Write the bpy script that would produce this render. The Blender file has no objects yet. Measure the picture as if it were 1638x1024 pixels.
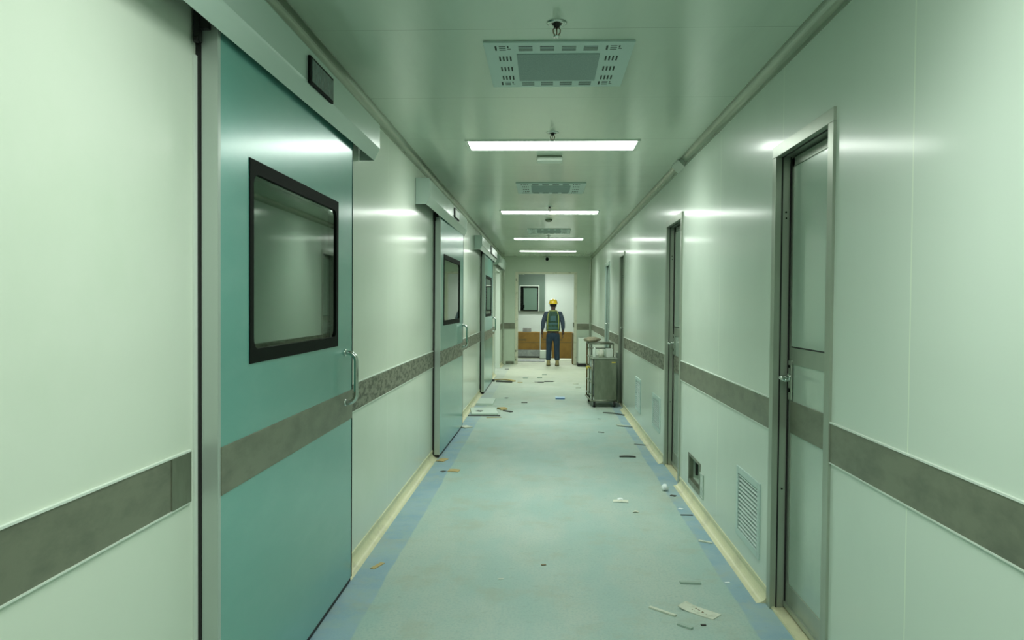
import bpy, bmesh, math, random
from mathutils import Vector, Matrix
random.seed(7)
S = bpy.context.scene
COL = S.collection
PI = math.pi

# ------------------------------------------------------------------ camera
CAM_H = 1.55
FPX, YAW, PITCH, ROLL = 1170.0, 0.0462, 0.0209, 0.0079
def ray(X, D, Z):
    c, s = math.cos(ROLL), math.sin(ROLL)
    xr = c*X - s*Z; zu = s*X + c*Z
    c, s = math.cos(PITCH), math.sin(PITCH)
    yf = c*D + s*zu; z = -s*D + c*zu
    c, s = math.cos(YAW), math.sin(YAW)
    return Vector((c*xr - s*yf, s*xr + c*yf, z))
right, up, back = ray(1, 0, 0), ray(0, 0, 1), -ray(0, 1, 0)
cam = bpy.data.cameras.new('camera'); cam_o = bpy.data.objects.new('camera', cam); COL.objects.link(cam_o)
M4 = Matrix((right, up, back)).transposed().to_4x4(); M4.translation = Vector((0, 0, CAM_H))
cam_o.matrix_world = M4
cam.sensor_width = 36; cam.lens = FPX/1638*36; cam.clip_start = .05; cam.clip_end = 100
S.camera = cam_o

# ------------------------------------------------------------------ world and exposure
S.view_settings.view_transform = 'Standard'
S.view_settings.look = 'None'
S.view_settings.gamma = 1
S.view_settings.use_curve_mapping = False
S.view_settings.exposure = 0.72
W = bpy.data.worlds.new('world'); S.world = W; W.use_nodes = True
W.node_tree.nodes['Background'].inputs[0].default_value = (.55, .75, .58, 1)
W.node_tree.nodes['Background'].inputs[1].default_value = 0.05
LAMP = 8.0             # radiance of the ceiling panels
LAMP_W = 12.0          # the panels' prismatic optics throw most light downwards: area lamp with a limited spread
LAMP_SPREAD = 135
LAMP_COL = (.94, 1.0, .93)

# ------------------------------------------------------------------ materials
def lin(r, g, b):
    f = lambda v: (v/255/12.92) if v/255 <= .04045 else ((v/255+.055)/1.055)**2.4
    return (f(r), f(g), f(b), 1)
def mat(name, col, rough=.5, metal=0, coat=0, coat_rough=.1, spec=.5, noise=None, bump=None, aniso=0):
    """noise = (scale, colour2, low, high[, stretch]) mixes a second colour; bump = (scale, strength)"""
    m = bpy.data.materials.new(name); m.use_nodes = True
    nt = m.node_tree; b = nt.nodes['Principled BSDF']
    b.inputs['Base Color'].default_value = col
    b.inputs['Roughness'].default_value = rough
    b.inputs['Metallic'].default_value = metal
    b.inputs['Coat Weight'].default_value = coat
    b.inputs['Coat Roughness'].default_value = coat_rough
    b.inputs['Specular IOR Level'].default_value = spec
    b.inputs['Anisotropic'].default_value = aniso
    if noise or bump:
        tc = nt.nodes.new('ShaderNodeTexCoord')
    if noise:
        n = nt.nodes.new('ShaderNodeTexNoise'); n.inputs['Scale'].default_value = noise[0]
        n.inputs['Detail'].default_value = 6; n.inputs['Roughness'].default_value = .65
        src = tc.outputs['Object']
        if len(noise) > 4:
            mp = nt.nodes.new('ShaderNodeMapping'); mp.inputs['Scale'].default_value = noise[4]
            nt.links.new(src, mp.inputs[0]); src = mp.outputs[0]
        nt.links.new(src, n.inputs['Vector'])
        r = nt.nodes.new('ShaderNodeMapRange'); r.inputs[1].default_value = noise[2]; r.inputs[2].default_value = noise[3]
        nt.links.new(n.outputs[0], r.inputs[0])
        mx = nt.nodes.new('ShaderNodeMix'); mx.data_type = 'RGBA'
        mx.inputs[6].default_value = col; mx.inputs[7].default_value = noise[1]
        nt.links.new(r.outputs[0], mx.inputs[0]); nt.links.new(mx.outputs[2], b.inputs['Base Color'])
    if bump:
        n2 = nt.nodes.new('ShaderNodeTexNoise'); n2.inputs['Scale'].default_value = bump[0]; n2.inputs['Detail'].default_value = 4
        nt.links.new(tc.outputs['Object'], n2.inputs['Vector'])
        bp = nt.nodes.new('ShaderNodeBump'); bp.inputs['Strength'].default_value = bump[1]; bp.inputs['Distance'].default_value = .01
        nt.links.new(n2.outputs[0], bp.inputs['Height']); nt.links.new(bp.outputs[0], b.inputs['Normal'])
    return m

def seam_mat(name, col, seam_col, axis, period, offset, width, rough, coat, coat_rough, dirt, stretch=(1, 1, 1), dirt_rng=(.5, .8), wob=0.02):
    """sheet-metal panels: pressed joints every <period> along <axis>, slightly uneven sheet"""
    m = mat(name, col, rough, 0, coat, coat_rough, .5, (1.3, dirt, dirt_rng[0], dirt_rng[1], stretch))
    nt = m.node_tree; b = nt.nodes['Principled BSDF']
    base = b.inputs['Base Color'].links[0].from_socket
    tc = [n for n in nt.nodes if n.bl_idname == 'ShaderNodeTexCoord'][0]
    sep = nt.nodes.new('ShaderNodeSeparateXYZ'); nt.links.new(tc.outputs['Object'], sep.inputs[0])
    def math_(op, a, v=None, w=None):
        n = nt.nodes.new('ShaderNodeMath'); n.operation = op
        for i, q in enumerate((a, v, w)):
            if q is None: continue
            if isinstance(q, (int, float)): n.inputs[i].default_value = q
            else: nt.links.new(q, n.inputs[i])
        return n.outputs[0]
    d = math_('ADD', sep.outputs[axis], -offset + 50*period + period/2)
    d = math_('MODULO', d, period)
    d = math_('ABSOLUTE', math_('SUBTRACT', d, period/2))
    k = math_('LESS_THAN', d, width)
    mx = nt.nodes.new('ShaderNodeMix'); mx.data_type = 'RGBA'
    mx.inputs[7].default_value = seam_col
    nt.links.new(k, mx.inputs[0]); nt.links.new(base, mx.inputs[6]); nt.links.new(mx.outputs[2], b.inputs['Base Color'])
    # long soft waves of the sheet
    n2 = nt.nodes.new('ShaderNodeTexNoise'); n2.inputs['Scale'].default_value = 2.2; n2.inputs['Detail'].default_value = 2
    nt.links.new(tc.outputs['Object'], n2.inputs['Vector'])
    bp = nt.nodes.new('ShaderNodeBump'); bp.inputs['Strength'].default_value = wob; bp.inputs['Distance'].default_value = .05
    nt.links.new(n2.outputs[0], bp.inputs['Height']); nt.links.new(bp.outputs[0], b.inputs['Normal'])
    if coat: nt.links.new(bp.outputs[0], b.inputs['Coat Normal'])
    return m

WALLC = (.60, .70, .61, 1); SEAML = (.72, .82, .68, 1); SEAMD = (.30, .38, .29, 1)
m_wall_r = seam_mat('painted_steel_wall_panel', WALLC, SEAML, 1, 1.30, 2.41, .004, .34, .5, .14, (.53, .63, .545, 1), (1, .5, .5))
m_wall_l = seam_mat('painted_steel_wall_panel_left', (.64, .72, .61, 1), SEAML, 1, 1.30, 5.2, .004, .34, .5, .14, (.55, .66, .52, 1), (1, .5, .5))
m_wall_e = seam_mat('painted_steel_wall_panel_end', (.50, .60, .48, 1), SEAML, 0, 5, 0, .0, .4, .2, .2, (.45, .55, .43, 1))
m_ceil = seam_mat('painted_steel_ceiling_panel', (.50, .60, .49, 1), (.38, .46, .37, 1), 1, 1.10, 3.34, .003, .24, .5, .14, (.44, .54, .44, 1), (3, .4, 1), wob=.05)
m_cream = mat('cream_pvc_cove', (.66, .66, .43, 1), .35, noise=(6, (.48, .48, .33, 1), .5, .75))
m_cove = mat('aluminium_cove_painted', (.40, .45, .36, 1), .25, .5, noise=(3, (.30, .35, .27, 1), .45, .7, (1, .3, 1)))
m_band = mat('brushed_steel_band', (.235, .25, .185, 1), .38, .5, noise=(5, (.165, .18, .135, 1), .42, .68, (1, 1, 2.2)))
m_band_w = mat('scuffed_film_band', (.26, .265, .20, 1), .45, .35, noise=(16, (.08, .09, .06, 1), .46, .58, (1, .8, 2)))
m_steel = mat('brushed_stainless_steel', (.40, .45, .37, 1), .3, .55, noise=(9, (.34, .40, .33, 1), .4, .7, (1, 1, .12)))
m_steel_d = mat('dull_steel', (.26, .29, .22, 1), .42, .7, noise=(7, (.16, .18, .13, 1), .4, .7, (1, 1, .3)))
m_chrome = mat('polished_steel', (.55, .6, .56, 1), .16, 1)
m_alu = mat('anodised_aluminium', (.46, .53, .48, 1), .32, .45)
m_alu_l = mat('painted_aluminium_housing', (.46, .58, .52, 1), .26, .25, coat=.4, coat_rough=.15)
m_teal = mat('teal_painted_leaf', (.13, .385, .335, 1), .30, .25, coat=.7, coat_rough=.19, noise=(2.6, (.165, .42, .37, 1), .45, .75, (1, .7, 2)), bump=(3, .02))
m_leaf = mat('pale_green_leaf', (.47, .58, .49, 1), .22, .1, coat=.5, coat_rough=.12, noise=(2, (.37, .49, .40, 1), .45, .75))
m_gloss = mat('glossy_pale_pane', (.42, .54, .45, 1), .2, .1, coat=.5, coat_rough=.08)
m_rubber = mat('black_rubber', (.008, .009, .008, 1), .6)
m_black = mat('black_border', (.006, .009, .007, 1), .55, spec=.04)
m_dark = mat('dark_interior', (.02, .022, .018, 1), .8)
m_white = mat('white_plastic', (.62, .70, .62, 1), .4)
m_vent = mat('pale_blue_vent_plastic', (.50, .64, .60, 1), .4)
m_slat = mat('pale_louvre_slat', (.66, .78, .74, 1), .4)
m_board = mat('pale_fallen_board', (.56, .68, .60, 1), .5)
m_ventc = mat('grey_filter_mesh', (.31, .40, .38, 1), .7, noise=(260, (.24, .32, .30, 1), .4, .6))
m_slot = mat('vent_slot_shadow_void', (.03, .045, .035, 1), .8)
m_frame_w = mat('off_white_door_frame', (.62, .64, .50, 1), .4, .2, noise=(9, (.36, .38, .28, 1), .55, .72))
m_brass = mat('brass_sprinkler', (.30, .24, .17, 1), .35, .8)
m_card = mat('brown_cardboard', (.27, .155, .03, 1), .8, noise=(3, (.20, .11, .022, 1), .4, .7))
m_grey = mat('grey_board', (.25, .28, .27, 1), .7, noise=(8, (.35, .38, .36, 1), .45, .65))
m_greyp = mat('dark_grey_panel', (.13, .19, .15, 1), .4)
m_debris_w = mat('white_board_scrap', (.66, .70, .58, 1), .6, noise=(20, (.5, .54, .42, 1), .5, .7))
m_debris_g = mat('grey_green_scrap', (.35, .46, .39, 1), .6)
m_debris_d = mat('dark_strip_scrap', (.05, .055, .045, 1), .7)
m_debris_t = mat('tan_card_scrap', (.48, .38, .17, 1), .8)
m_debris_b = mat('blue_white_scrap', (.45, .66, .86, 1), .5)
m_debris_db = mat('deep_blue_plastic_edge', (.07, .19, .42, 1), .5)
m_paper = mat('white_crumpled_paper', (.78, .86, .86, 1), .7)
m_cloth_b = mat('beige_cloth', (.50, .45, .31, 1), .9, noise=(14, (.36, .33, .23, 1), .4, .6), bump=(20, .6))
m_rust = mat('rusty_brown_tube', (.17, .12, .045, 1), .6, .3)
m_yellow = mat('yellow_tape', (.60, .50, .10, 1), .6)

def glass_mat():
    m = bpy.data.materials.new('tinted_window_glass'); m.use_nodes = True
    b = m.node_tree.nodes['Principled BSDF']
    b.inputs['Base Color'].default_value = (.55, .72, .6, 1); b.inputs['Roughness'].default_value = .02
    b.inputs['Transmission Weight'].default_value = 1; b.inputs['IOR'].default_value = 1.7
    return m
m_glass = glass_mat()

def emit_mat(name, col, strength):
    m = bpy.data.materials.new(name); m.use_nodes = True
    b = m.node_tree.nodes['Principled BSDF']
    b.inputs['Base Color'].default_value = (.8, .8, .8, 1)
    b.inputs['Emission Color'].default_value = (*col, 1); b.inputs['Emission Strength'].default_value = strength
    return m
m_lamp = emit_mat('lit_diffuser', LAMP_COL, LAMP)

def floor_mat():
    m = bpy.data.materials.new('dusty_blue_vinyl_floor'); m.use_nodes = True
    nt = m.node_tree; b = nt.nodes['Principled BSDF']; L = nt.links.new; N = nt.nodes.new
    tc = N('ShaderNodeTexCoord'); sep = N('ShaderNodeSeparateXYZ'); L(tc.outputs['Object'], sep.inputs[0])
    def mth(op, a, v):
        n = N('ShaderNodeMath'); n.operation = op
        for i, q in enumerate((a, v)):
            if isinstance(q, (int, float)): n.inputs[i].default_value = q
            else: L(q, n.inputs[i])
        return n.outputs[0]
    def noise(sc, det=5, stretch=None, rough=.6):
        n = N('ShaderNodeTexNoise'); n.inputs['Scale'].default_value = sc; n.inputs['Detail'].default_value = det; n.inputs['Roughness'].default_value = rough
        s = tc.outputs['Object']
        if stretch:
            mp = N('ShaderNodeMapping'); mp.inputs['Scale'].default_value = stretch; L(s, mp.inputs[0]); s = mp.outputs[0]
        L(s, n.inputs['Vector']); return n.outputs[0]
    def mr(v, a, c, d=0, e=1):
        n = N('ShaderNodeMapRange'); n.interpolation_type = 'SMOOTHSTEP'
        n.inputs[1].default_value = a; n.inputs[2].default_value = c; n.inputs[3].default_value = d; n.inputs[4].default_value = e
        L(v, n.inputs[0]); return n.outputs[0]
    def mix(f, a, c):
        n = N('ShaderNodeMix'); n.data_type = 'RGBA'
        if isinstance(f, (int, float)): n.inputs[0].default_value = f
        else: L(f, n.inputs[0])
        for i, q in ((6, a), (7, c)):
            if isinstance(q, tuple): n.inputs[i].default_value = q
            else: L(q, n.inputs[i])
        return n.outputs[2]
    wob = mth('MULTIPLY', mth('SUBTRACT', noise(3.5, 3, (1, .5, 1)), .5), .05)
    xx = mth('ADD', sep.outputs[0], wob)
    kR = mr(xx, 1.005, 1.02); kL = mr(xx, -.882, -.895)
    strip = mth('MAXIMUM', kR, kL)
    mid = mix(mr(noise(2.2, 6, (1, .35, 1)), .38, .62), (.355, .505, .455, 1), (.43, .53, .46, 1))   # vinyl under uneven dust
    speck = mr(noise(70, 5, None, .8), .46, .62)
    mid = mix(mth('MULTIPLY', speck, .6), mid, (.27, .42, .40, 1))
    far = mr(sep.outputs[1], 8.5, 17)
    mid = mix(mth('MULTIPLY', far, .85), mid, (.50, .53, .40, 1))      # paler and yellower towards the far end
    blue = mix(mr(noise(3, 5), .35, .65), (.23, .38, .47, 1), (.30, .44, .49, 1))
    blue = mix(mth('MULTIPLY', mr(noise(95, 4, None, .8), .5, .66), .4), blue, (.36, .50, .50, 1))
    dust = mth('MULTIPLY', mr(noise(5, 6, None, .7), .45, .65), .5)
    blue = mix(dust, blue, (.34, .47, .41, 1))
    blue = mix(mth('MULTIPLY', mr(sep.outputs[1], 9, 15), .8), blue, (.46, .50, .40, 1))
    c = mix(strip, mid, blue)
    stain = mth('MULTIPLY', mr(noise(2.4, 7, None, .7), .50, .66), .55)
    c = mix(stain, c, (.37, .43, .34, 1))
    scuff = mth('MULTIPLY', mr(noise(9, 7, (1, 2.2, 1), .75), .58, .68), .45)
    c = mix(scuff, c, (.25, .33, .28, 1))
    L(c, b.inputs['Base Color'])
    b.inputs['Roughness'].default_value = .55
    L(mr(noise(1.7, 4), .3, .7, .45, .68), b.inputs['Roughness'])
    bp = N('ShaderNodeBump'); bp.inputs['Strength'].default_value = .06; bp.inputs['Distance'].default_value = .003
    L(noise(60, 3), bp.inputs['Height']); L(bp.outputs[0], b.inputs['Normal'])
    return m
m_floor = floor_mat()

# ------------------------------------------------------------------ mesh helpers
def finish(name, bm, m, parent=None, smooth=False):
    bmesh.ops.recalc_face_normals(bm, faces=bm.faces)
    me = bpy.data.meshes.new(name); bm.to_mesh(me); bm.free()
    mats = m if isinstance(m, (list, tuple)) else [m]
    for q in mats: me.materials.append(q)
    if smooth:
        for p in me.polygons: p.use_smooth = True
    o = bpy.data.objects.new(name, me); COL.objects.link(o)
    if parent: o.parent = parent
    return o
def box(bm, x0, x1, y0, y1, z0, z1, bevel=0, mi=0):
    vs = [bm.verts.new((x, y, z)) for x in (x0, x1) for y in (y0, y1) for z in (z0, z1)]
    fs = [bm.faces.new([vs[i] for i in q]) for q in ((0, 1, 3, 2), (4, 6, 7, 5), (0, 4, 5, 1), (2, 3, 7, 6), (0, 2, 6, 4), (1, 5, 7, 3))]
    for f in fs: f.material_index = mi
    if bevel:
        es = list({e for f in fs for e in f.edges})
        bmesh.ops.bevel(bm, geom=es, offset=bevel, segments=2, affect='EDGES', profile=.6)
    return fs
def boxo(name, x0, x1, y0, y1, z0, z1, m, parent=None, bevel=0):
    bm = bmesh.new(); box(bm, x0, x1, y0, y1, z0, z1, bevel); return finish(name, bm, m, parent)
def tube(bm, pts, r, n=10, caps=True):
    pts = [Vector(p) for p in pts]; rings = []
    rs = r if isinstance(r, (list, tuple)) else [r]*len(pts)
    ref = None
    for i, p in enumerate(pts):
        t = (pts[min(i+1, len(pts)-1)] - pts[max(i-1, 0)]).normalized()
        if ref is None: ref = Vector((0, 0, 1)) if abs(t.z) < .9 else Vector((1, 0, 0))
        a = (ref - t*ref.dot(t)).normalized(); ref = a; b = t.cross(a)
        rings.append([bm.verts.new(p + rs[i]*(a*math.cos(2*PI*k/n) + b*math.sin(2*PI*k/n))) for k in range(n)])
    for A, B in zip(rings, rings[1:]):
        for k in range(n): bm.faces.new((A[k], A[(k+1) % n], B[(k+1) % n], B[k]))
    if caps: bm.faces.new(rings[0][::-1]); bm.faces.new(rings[-1])
def lathe(bm, prof, c=(0, 0, 0), n=24, axis='z'):
    rings = []
    for r, h in prof:
        ring = []
        for k in range(n):
            a = 2*PI*k/n
            q = (r*math.cos(a), r*math.sin(a), h)
            if axis == 'y': q = (q[0], q[2], q[1])
            if axis == 'x': q = (q[2], q[0], q[1])
            ring.append(bm.verts.new((c[0]+q[0], c[1]+q[1], c[2]+q[2])))
        rings.append(ring)
    for A, B in zip(rings, rings[1:]):
        for k in range(n): bm.faces.new((A[k], A[(k+1) % n], B[(k+1) % n], B[k]))
    bm.faces.new(rings[0][::-1]); bm.faces.new(rings[-1])
def prism(bm, prof, y0, y1):
    """closed (x, z) outline extruded along y"""
    A = [bm.verts.new((x, y0, z)) for x, z in prof]; B = [bm.verts.new((x, y1, z)) for x, z in prof]
    n = len(prof)
    for k in range(n): bm.faces.new((A[k], A[(k+1) % n], B[(k+1) % n], B[k]))
    bm.faces.new(A[::-1]); bm.faces.new(B)
def empty(name, loc, label=None, cat=None, group=None, kind=None, rz=0):
    o = bpy.data.objects.new(name, None); o.empty_display_size = .1; COL.objects.link(o)
    o.location = loc; o.rotation_euler = (0, 0, rz)
    return tag(o, label, cat, group, kind)
def tag(o, label=None, cat=None, group=None, kind=None):
    if label: o['label'] = label
    if cat: o['category'] = cat
    if group: o['group'] = group
    if kind: o['kind'] = kind
    return o
def struct(o, label=None): return tag(o, label, None, None, 'structure')
def copy_tree(o, parent=None):
    c = o.copy(); COL.objects.link(c); c.parent = parent
    for ch in [q for q in bpy.data.objects if q.parent == o]: copy_tree(ch, c)
    return c

XL, XR, CZ, YE, Y0 = -1.132, 1.171, 2.80, 19.0, -5.0
BT, BB = 1.075, .916

def wall_x(name, xin, xout, y0, y1, z0, z1, holes, m):
    """wall normal to x with rectangular holes (ya, yb, za, zb)"""
    ys = sorted({y0, y1, *[h[0] for h in holes], *[h[1] for h in holes]}); zs = sorted({z0, z1, *[h[2] for h in holes], *[h[3] for h in holes]})
    solid = lambda i, j: 0 <= i < len(ys)-1 and 0 <= j < len(zs)-1 and not any(h[0] <= (ys[i]+ys[i+1])/2 <= h[1] and h[2] <= (zs[j]+zs[j+1])/2 <= h[3] for h in holes)
    bm = bmesh.new(); V = {}
    def v(x, y, z):
        k = (x, y, z)
        if k not in V: V[k] = bm.verts.new(k)
        return V[k]
    for i in range(len(ys)-1):
        for j in range(len(zs)-1):
            if not solid(i, j): continue
            a, b, c, d = ys[i], ys[i+1], zs[j], zs[j+1]
            for x in (xin, xout): bm.faces.new((v(x, a, c), v(x, b, c), v(x, b, d), v(x, a, d)))
            for (di, dj, p, q) in ((-1, 0, (a, c), (a, d)), (1, 0, (b, c), (b, d)), (0, -1, (a, c), (b, c)), (0, 1, (a, d), (b, d))):
                if not solid(i+di, j+dj):
                    bm.faces.new((v(xin, *p), v(xin, *q), v(xout, *q), v(xout, *p)))
    return finish(name, bm, m)

# ------------------------------------------------------------------ floor, ceiling, walls
bm = bmesh.new(); box(bm, -4, 4, Y0-.2, YE+4.2, -.12, 0)
struct(finish('floor', bm, m_floor), 'blue green vinyl corridor floor with a dusty middle')
bm = bmesh.new(); box(bm, XL-.1, XR+.1, Y0-.2, YE, CZ, CZ+.1)
struct(finish('ceiling', bm, m_ceil), 'glossy pale green metal panel ceiling')
# right wall: three doorways, three louvre openings and one steel recess
RD = [(3.04, 3.84), (6.36, 7.2), (10.98, 11.7), (13.52, 14.5)]       # doorways (outer frame edges)
VENTS = [(4.0, 4.48, .175, .59), (7.47, 8.0, .25, .61), (9.0, 9.5, .22, .64)]
REC = (5.53, 5.99, .12, .364)
holes = [(a+.03, b-.03, -.001, 2.335) for a, b in RD] + [(a+.03, b-.03, c+.03, d-.03) for a, b, c, d in VENTS] + [(REC[0]+.02, REC[1]-.02, REC[2]+.02, REC[3]-.02)]
struct(wall_x('wall_right', XR, XR+.10, Y0, YE, 0, CZ, holes, m_wall_r), 'pale green panelled wall on the right')
LDR = [(2.33, 3.90), (7.40, 9.05), (12.75, 14.35)]
OPN = (16.15, 17.85)
holes = [(a, b, -.001, 2.34) for a, b in LDR] + [(OPN[0], OPN[1], -.001, 2.34)]
struct(wall_x('wall_left', XL, XL-.10, Y0, YE, 0, CZ, holes, m_wall_l), 'pale green panelled wall on the left')
struct(boxo('wall_back', XL-.1, XR+.1, Y0-.1, Y0, 0, CZ, m_wall_e))
# end wall with the doorway the worker stands in
DX0, DX1, DZ = -.745, .745, 2.36
bm = bmesh.new()
box(bm, -3.2, DX0, YE, YE+.1, 0, CZ); box(bm, DX1, 3.2, YE, YE+.1, 0, CZ); box(bm, DX0, DX1, YE, YE+.1, DZ, CZ)
struct(finish('wall_end', bm, m_wall_e), 'grey green end wall with an open doorway')
# closed boxes behind the right-hand openings (duct spaces) and rooms behind the left-hand doors
bm = bmesh.new()
box(bm, XR+.5, XR+.55, Y0, YE, 0, CZ); box(bm, XR+.1, XR+.55, Y0, YE, CZ, CZ+.05)
struct(finish('wall_duct_space', bm, m_dark))
bm = bmesh.new()
box(bm, -4.05, -4.0, Y0, YE, 0, CZ); box(bm, -4, XL-.1, 15.4, 15.5, 0, CZ); box(bm, -4, XL-.1, 5.5, 5.6, 0, CZ); box(bm, -4, XL-.1, 10.8, 10.9, 0, CZ); box(bm, -4, XL-.1, 0, .1, 0, CZ)
struct(finish('wall_side_rooms', bm, m_wall_e))
bm = bmesh.new(); box(bm, -4, XL-.1, Y0, YE, CZ, CZ+.05)
struct(finish('ceiling_side_rooms', bm, m_wall_e))
# room beyond the end doorway
bm = bmesh.new(); box(bm, -3.25, 3.25, YE+4, YE+4.1, 0, CZ+.1); box(bm, -3.3, -3.2, YE+.1, YE+4, 0, CZ+.1); box(bm, 3.2, 3.3, YE+.1, YE+4, 0, CZ+.1)
m_white_wall = mat('white_wall_beyond', (.64, .72, .66, 1), .6)
struct(finish('wall_far_room', bm, m_white_wall), 'white wall of the room beyond the doorway')
bm = bmesh.new(); box(bm, -3.2, 3.2, YE+.1, YE+4, CZ, CZ+.1); struct(finish('ceiling_far_room', bm, m_white_wall))

# ------------------------------------------------------------------ coves, baseboards, bumper bands
def cove_prof(x, z, sx, sz, r, t=0):
    """concave quarter fillet in the corner at (x, z); sx, sz point into the room"""
    pts = [(x, z)]
    n = 8
    for k in range(n+1):
        a = PI/2*k/n
        pts.append((x + sx*(r - r*math.sin(a)) , z + sz*(r - r*math.cos(a))))
    return pts
n_trim = [0]
def trim(bm, m, label=None, smooth=False):
    n_trim[0] += 1
    return struct(finish('trim_%d' % n_trim[0], bm, m, None, smooth), label)
for x, sx, side in ((XL, 1, 'left'), (XR, -1, 'right')):
    bm = bmesh.new()
    prism(bm, cove_prof(x, CZ, sx, -1, .045), Y0, YE)
    box(bm, *sorted((x+sx*.045, x+sx*.052)), Y0, YE, CZ-.005, CZ); box(bm, *sorted((x, x+sx*.004)), Y0, YE, CZ-.062, CZ-.045)
    trim(bm, m_cove, 'rounded aluminium cove along the %s ceiling corner' % side)
bm = bmesh.new(); box(bm, XR-.062, XR-.001, 6.30, 6.62, CZ-.010, CZ-.0005); prism(bm, [(XR-.06, CZ-.011), (XR-.002, CZ-.068), (XR-.002, CZ-.011)], 6.30, 6.62)
trim(bm, m_alu, 'short pale joint piece in the right ceiling cove')
def baseboard(x, sx, segs, side):
    bm = bmesh.new()
    for a, b in segs:
        prism(bm, cove_prof(x, 0, sx, 1, .058), a, b)
        box(bm, *sorted((x, x+sx*.006)), a, b, .056, .078)
    struct(finish('baseboard_'+side, bm, m_cream), 'cream coved skirting along the %s wall' % side)
baseboard(XL, 1, [(Y0, 2.26), (4.02, 7.33), (9.16, 12.62), (14.56, OPN[0]-.06), (OPN[1]+.06, YE-.02)], 'left')
baseboard(XR, -1, [(Y0, 3.03), (3.85, 6.35), (7.21, 10.97), (11.71, 13.51), (14.51, YE-.02)], 'right')
for x, sx, side in ((XL, 1, 'left'), (XR, -1, 'right')):   # vertical rounded corner strips at the end wall
    bm = bmesh.new()
    A = []
    pts = [(x, YE)] + [(x+sx*(.05-.05*math.sin(PI/2*k/8)), YE-(.05-.05*math.cos(PI/2*k/8))) for k in range(9)]
    lo = [bm.verts.new((p[0], p[1], 0)) for p in pts]; hi = [bm.verts.new((p[0], p[1], CZ-.045)) for p in pts]
    for k in range(len(pts)): bm.faces.new((lo[k], lo[(k+1) % len(pts)], hi[(k+1) % len(pts)], hi[k]))
    trim(bm, m_cove, 'vertical rounded corner strip %s of the end doorway' % side)
def band(x, sx, a, b, m, cap_a=False, cap_b=False, lab=None):
    bm = bmesh.new()
    box(bm, *sorted((x, x+sx*.006)), a, b, BB, BT, .0015)
    ob = trim(bm, m, lab)
    bm = bmesh.new()
    box(bm, *sorted((x, x+sx*.009)), a, b, BT, BT+.006); box(bm, *sorted((x, x+sx*.008)), a, b, BB-.005, BB)
    l = finish('edge_lip', bm, m_white, ob)
    for f, e, s in ((cap_a, a, 1), (cap_b, b, -1)):
        if f: boxo('end_cap', *sorted((x, x+sx*.009)), *sorted((e, e+s*.12)), BB, BT, m_steel_d, ob)
band(XL, 1, Y0, 2.27, m_band, cap_b=True, lab='grey steel bumper band on the near left wall')
band(XL, 1, 4.0, 7.33, m_band_w, lab='scuffed steel bumper band between the first and second teal doors')
band(XL, 1, 9.16, 12.62, m_band_w, cap_b=True, lab='scuffed steel bumper band between the second and third teal doors')
band(XL, 1, 14.56, OPN[0]-.06, m_band_w); band(XL, 1, OPN[1]+.06, YE-.05, m_band)
band(XR, -1, Y0, 3.04, m_band, lab='grey steel bumper band on the near right wall')
band(XR, -1, 3.84, 6.36, m_band, lab='grey steel bumper band between the first and second right doors')
band(XR, -1, 7.2, 10.98, m_band_w, lab='scuffed steel bumper band beyond the second right door')
band(XR, -1, 11.7, 13.52, m_band_w); band(XR, -1, 14.5, YE-.05, m_band)
for a, b in ((XL+.05, DX0-.06), (DX1+.06, XR-.05)):
    bm = bmesh.new(); box(bm, a, b, YE-.006, YE, BB, BT, .0015); ob = trim(bm, m_band)
    boxo('edge_lip', a, b, YE-.009, YE, BT, BT+.006, m_white, ob)
bm = bmesh.new(); box(bm, XL+.1, DX0-.08, YE-.012, YE, 0, .08, .002); struct(finish('baseboard_end', bm, m_steel_d))

# trims around the left openings
bm = bmesh.new()
for a, b in LDR:
    for e, s in ((a, -1), (b, 1)):
        box(bm, XL+.0005, XL+.008, *sorted((e-s*.006, e+s*.035)), 0, 2.34); box(bm, XL-.099, XL+.0005, *sorted((e-s*.006, e-s*.0005)), 0, 2.335)
trim(bm, m_white, 'pale jamb lining beside the sliding doors')

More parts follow.
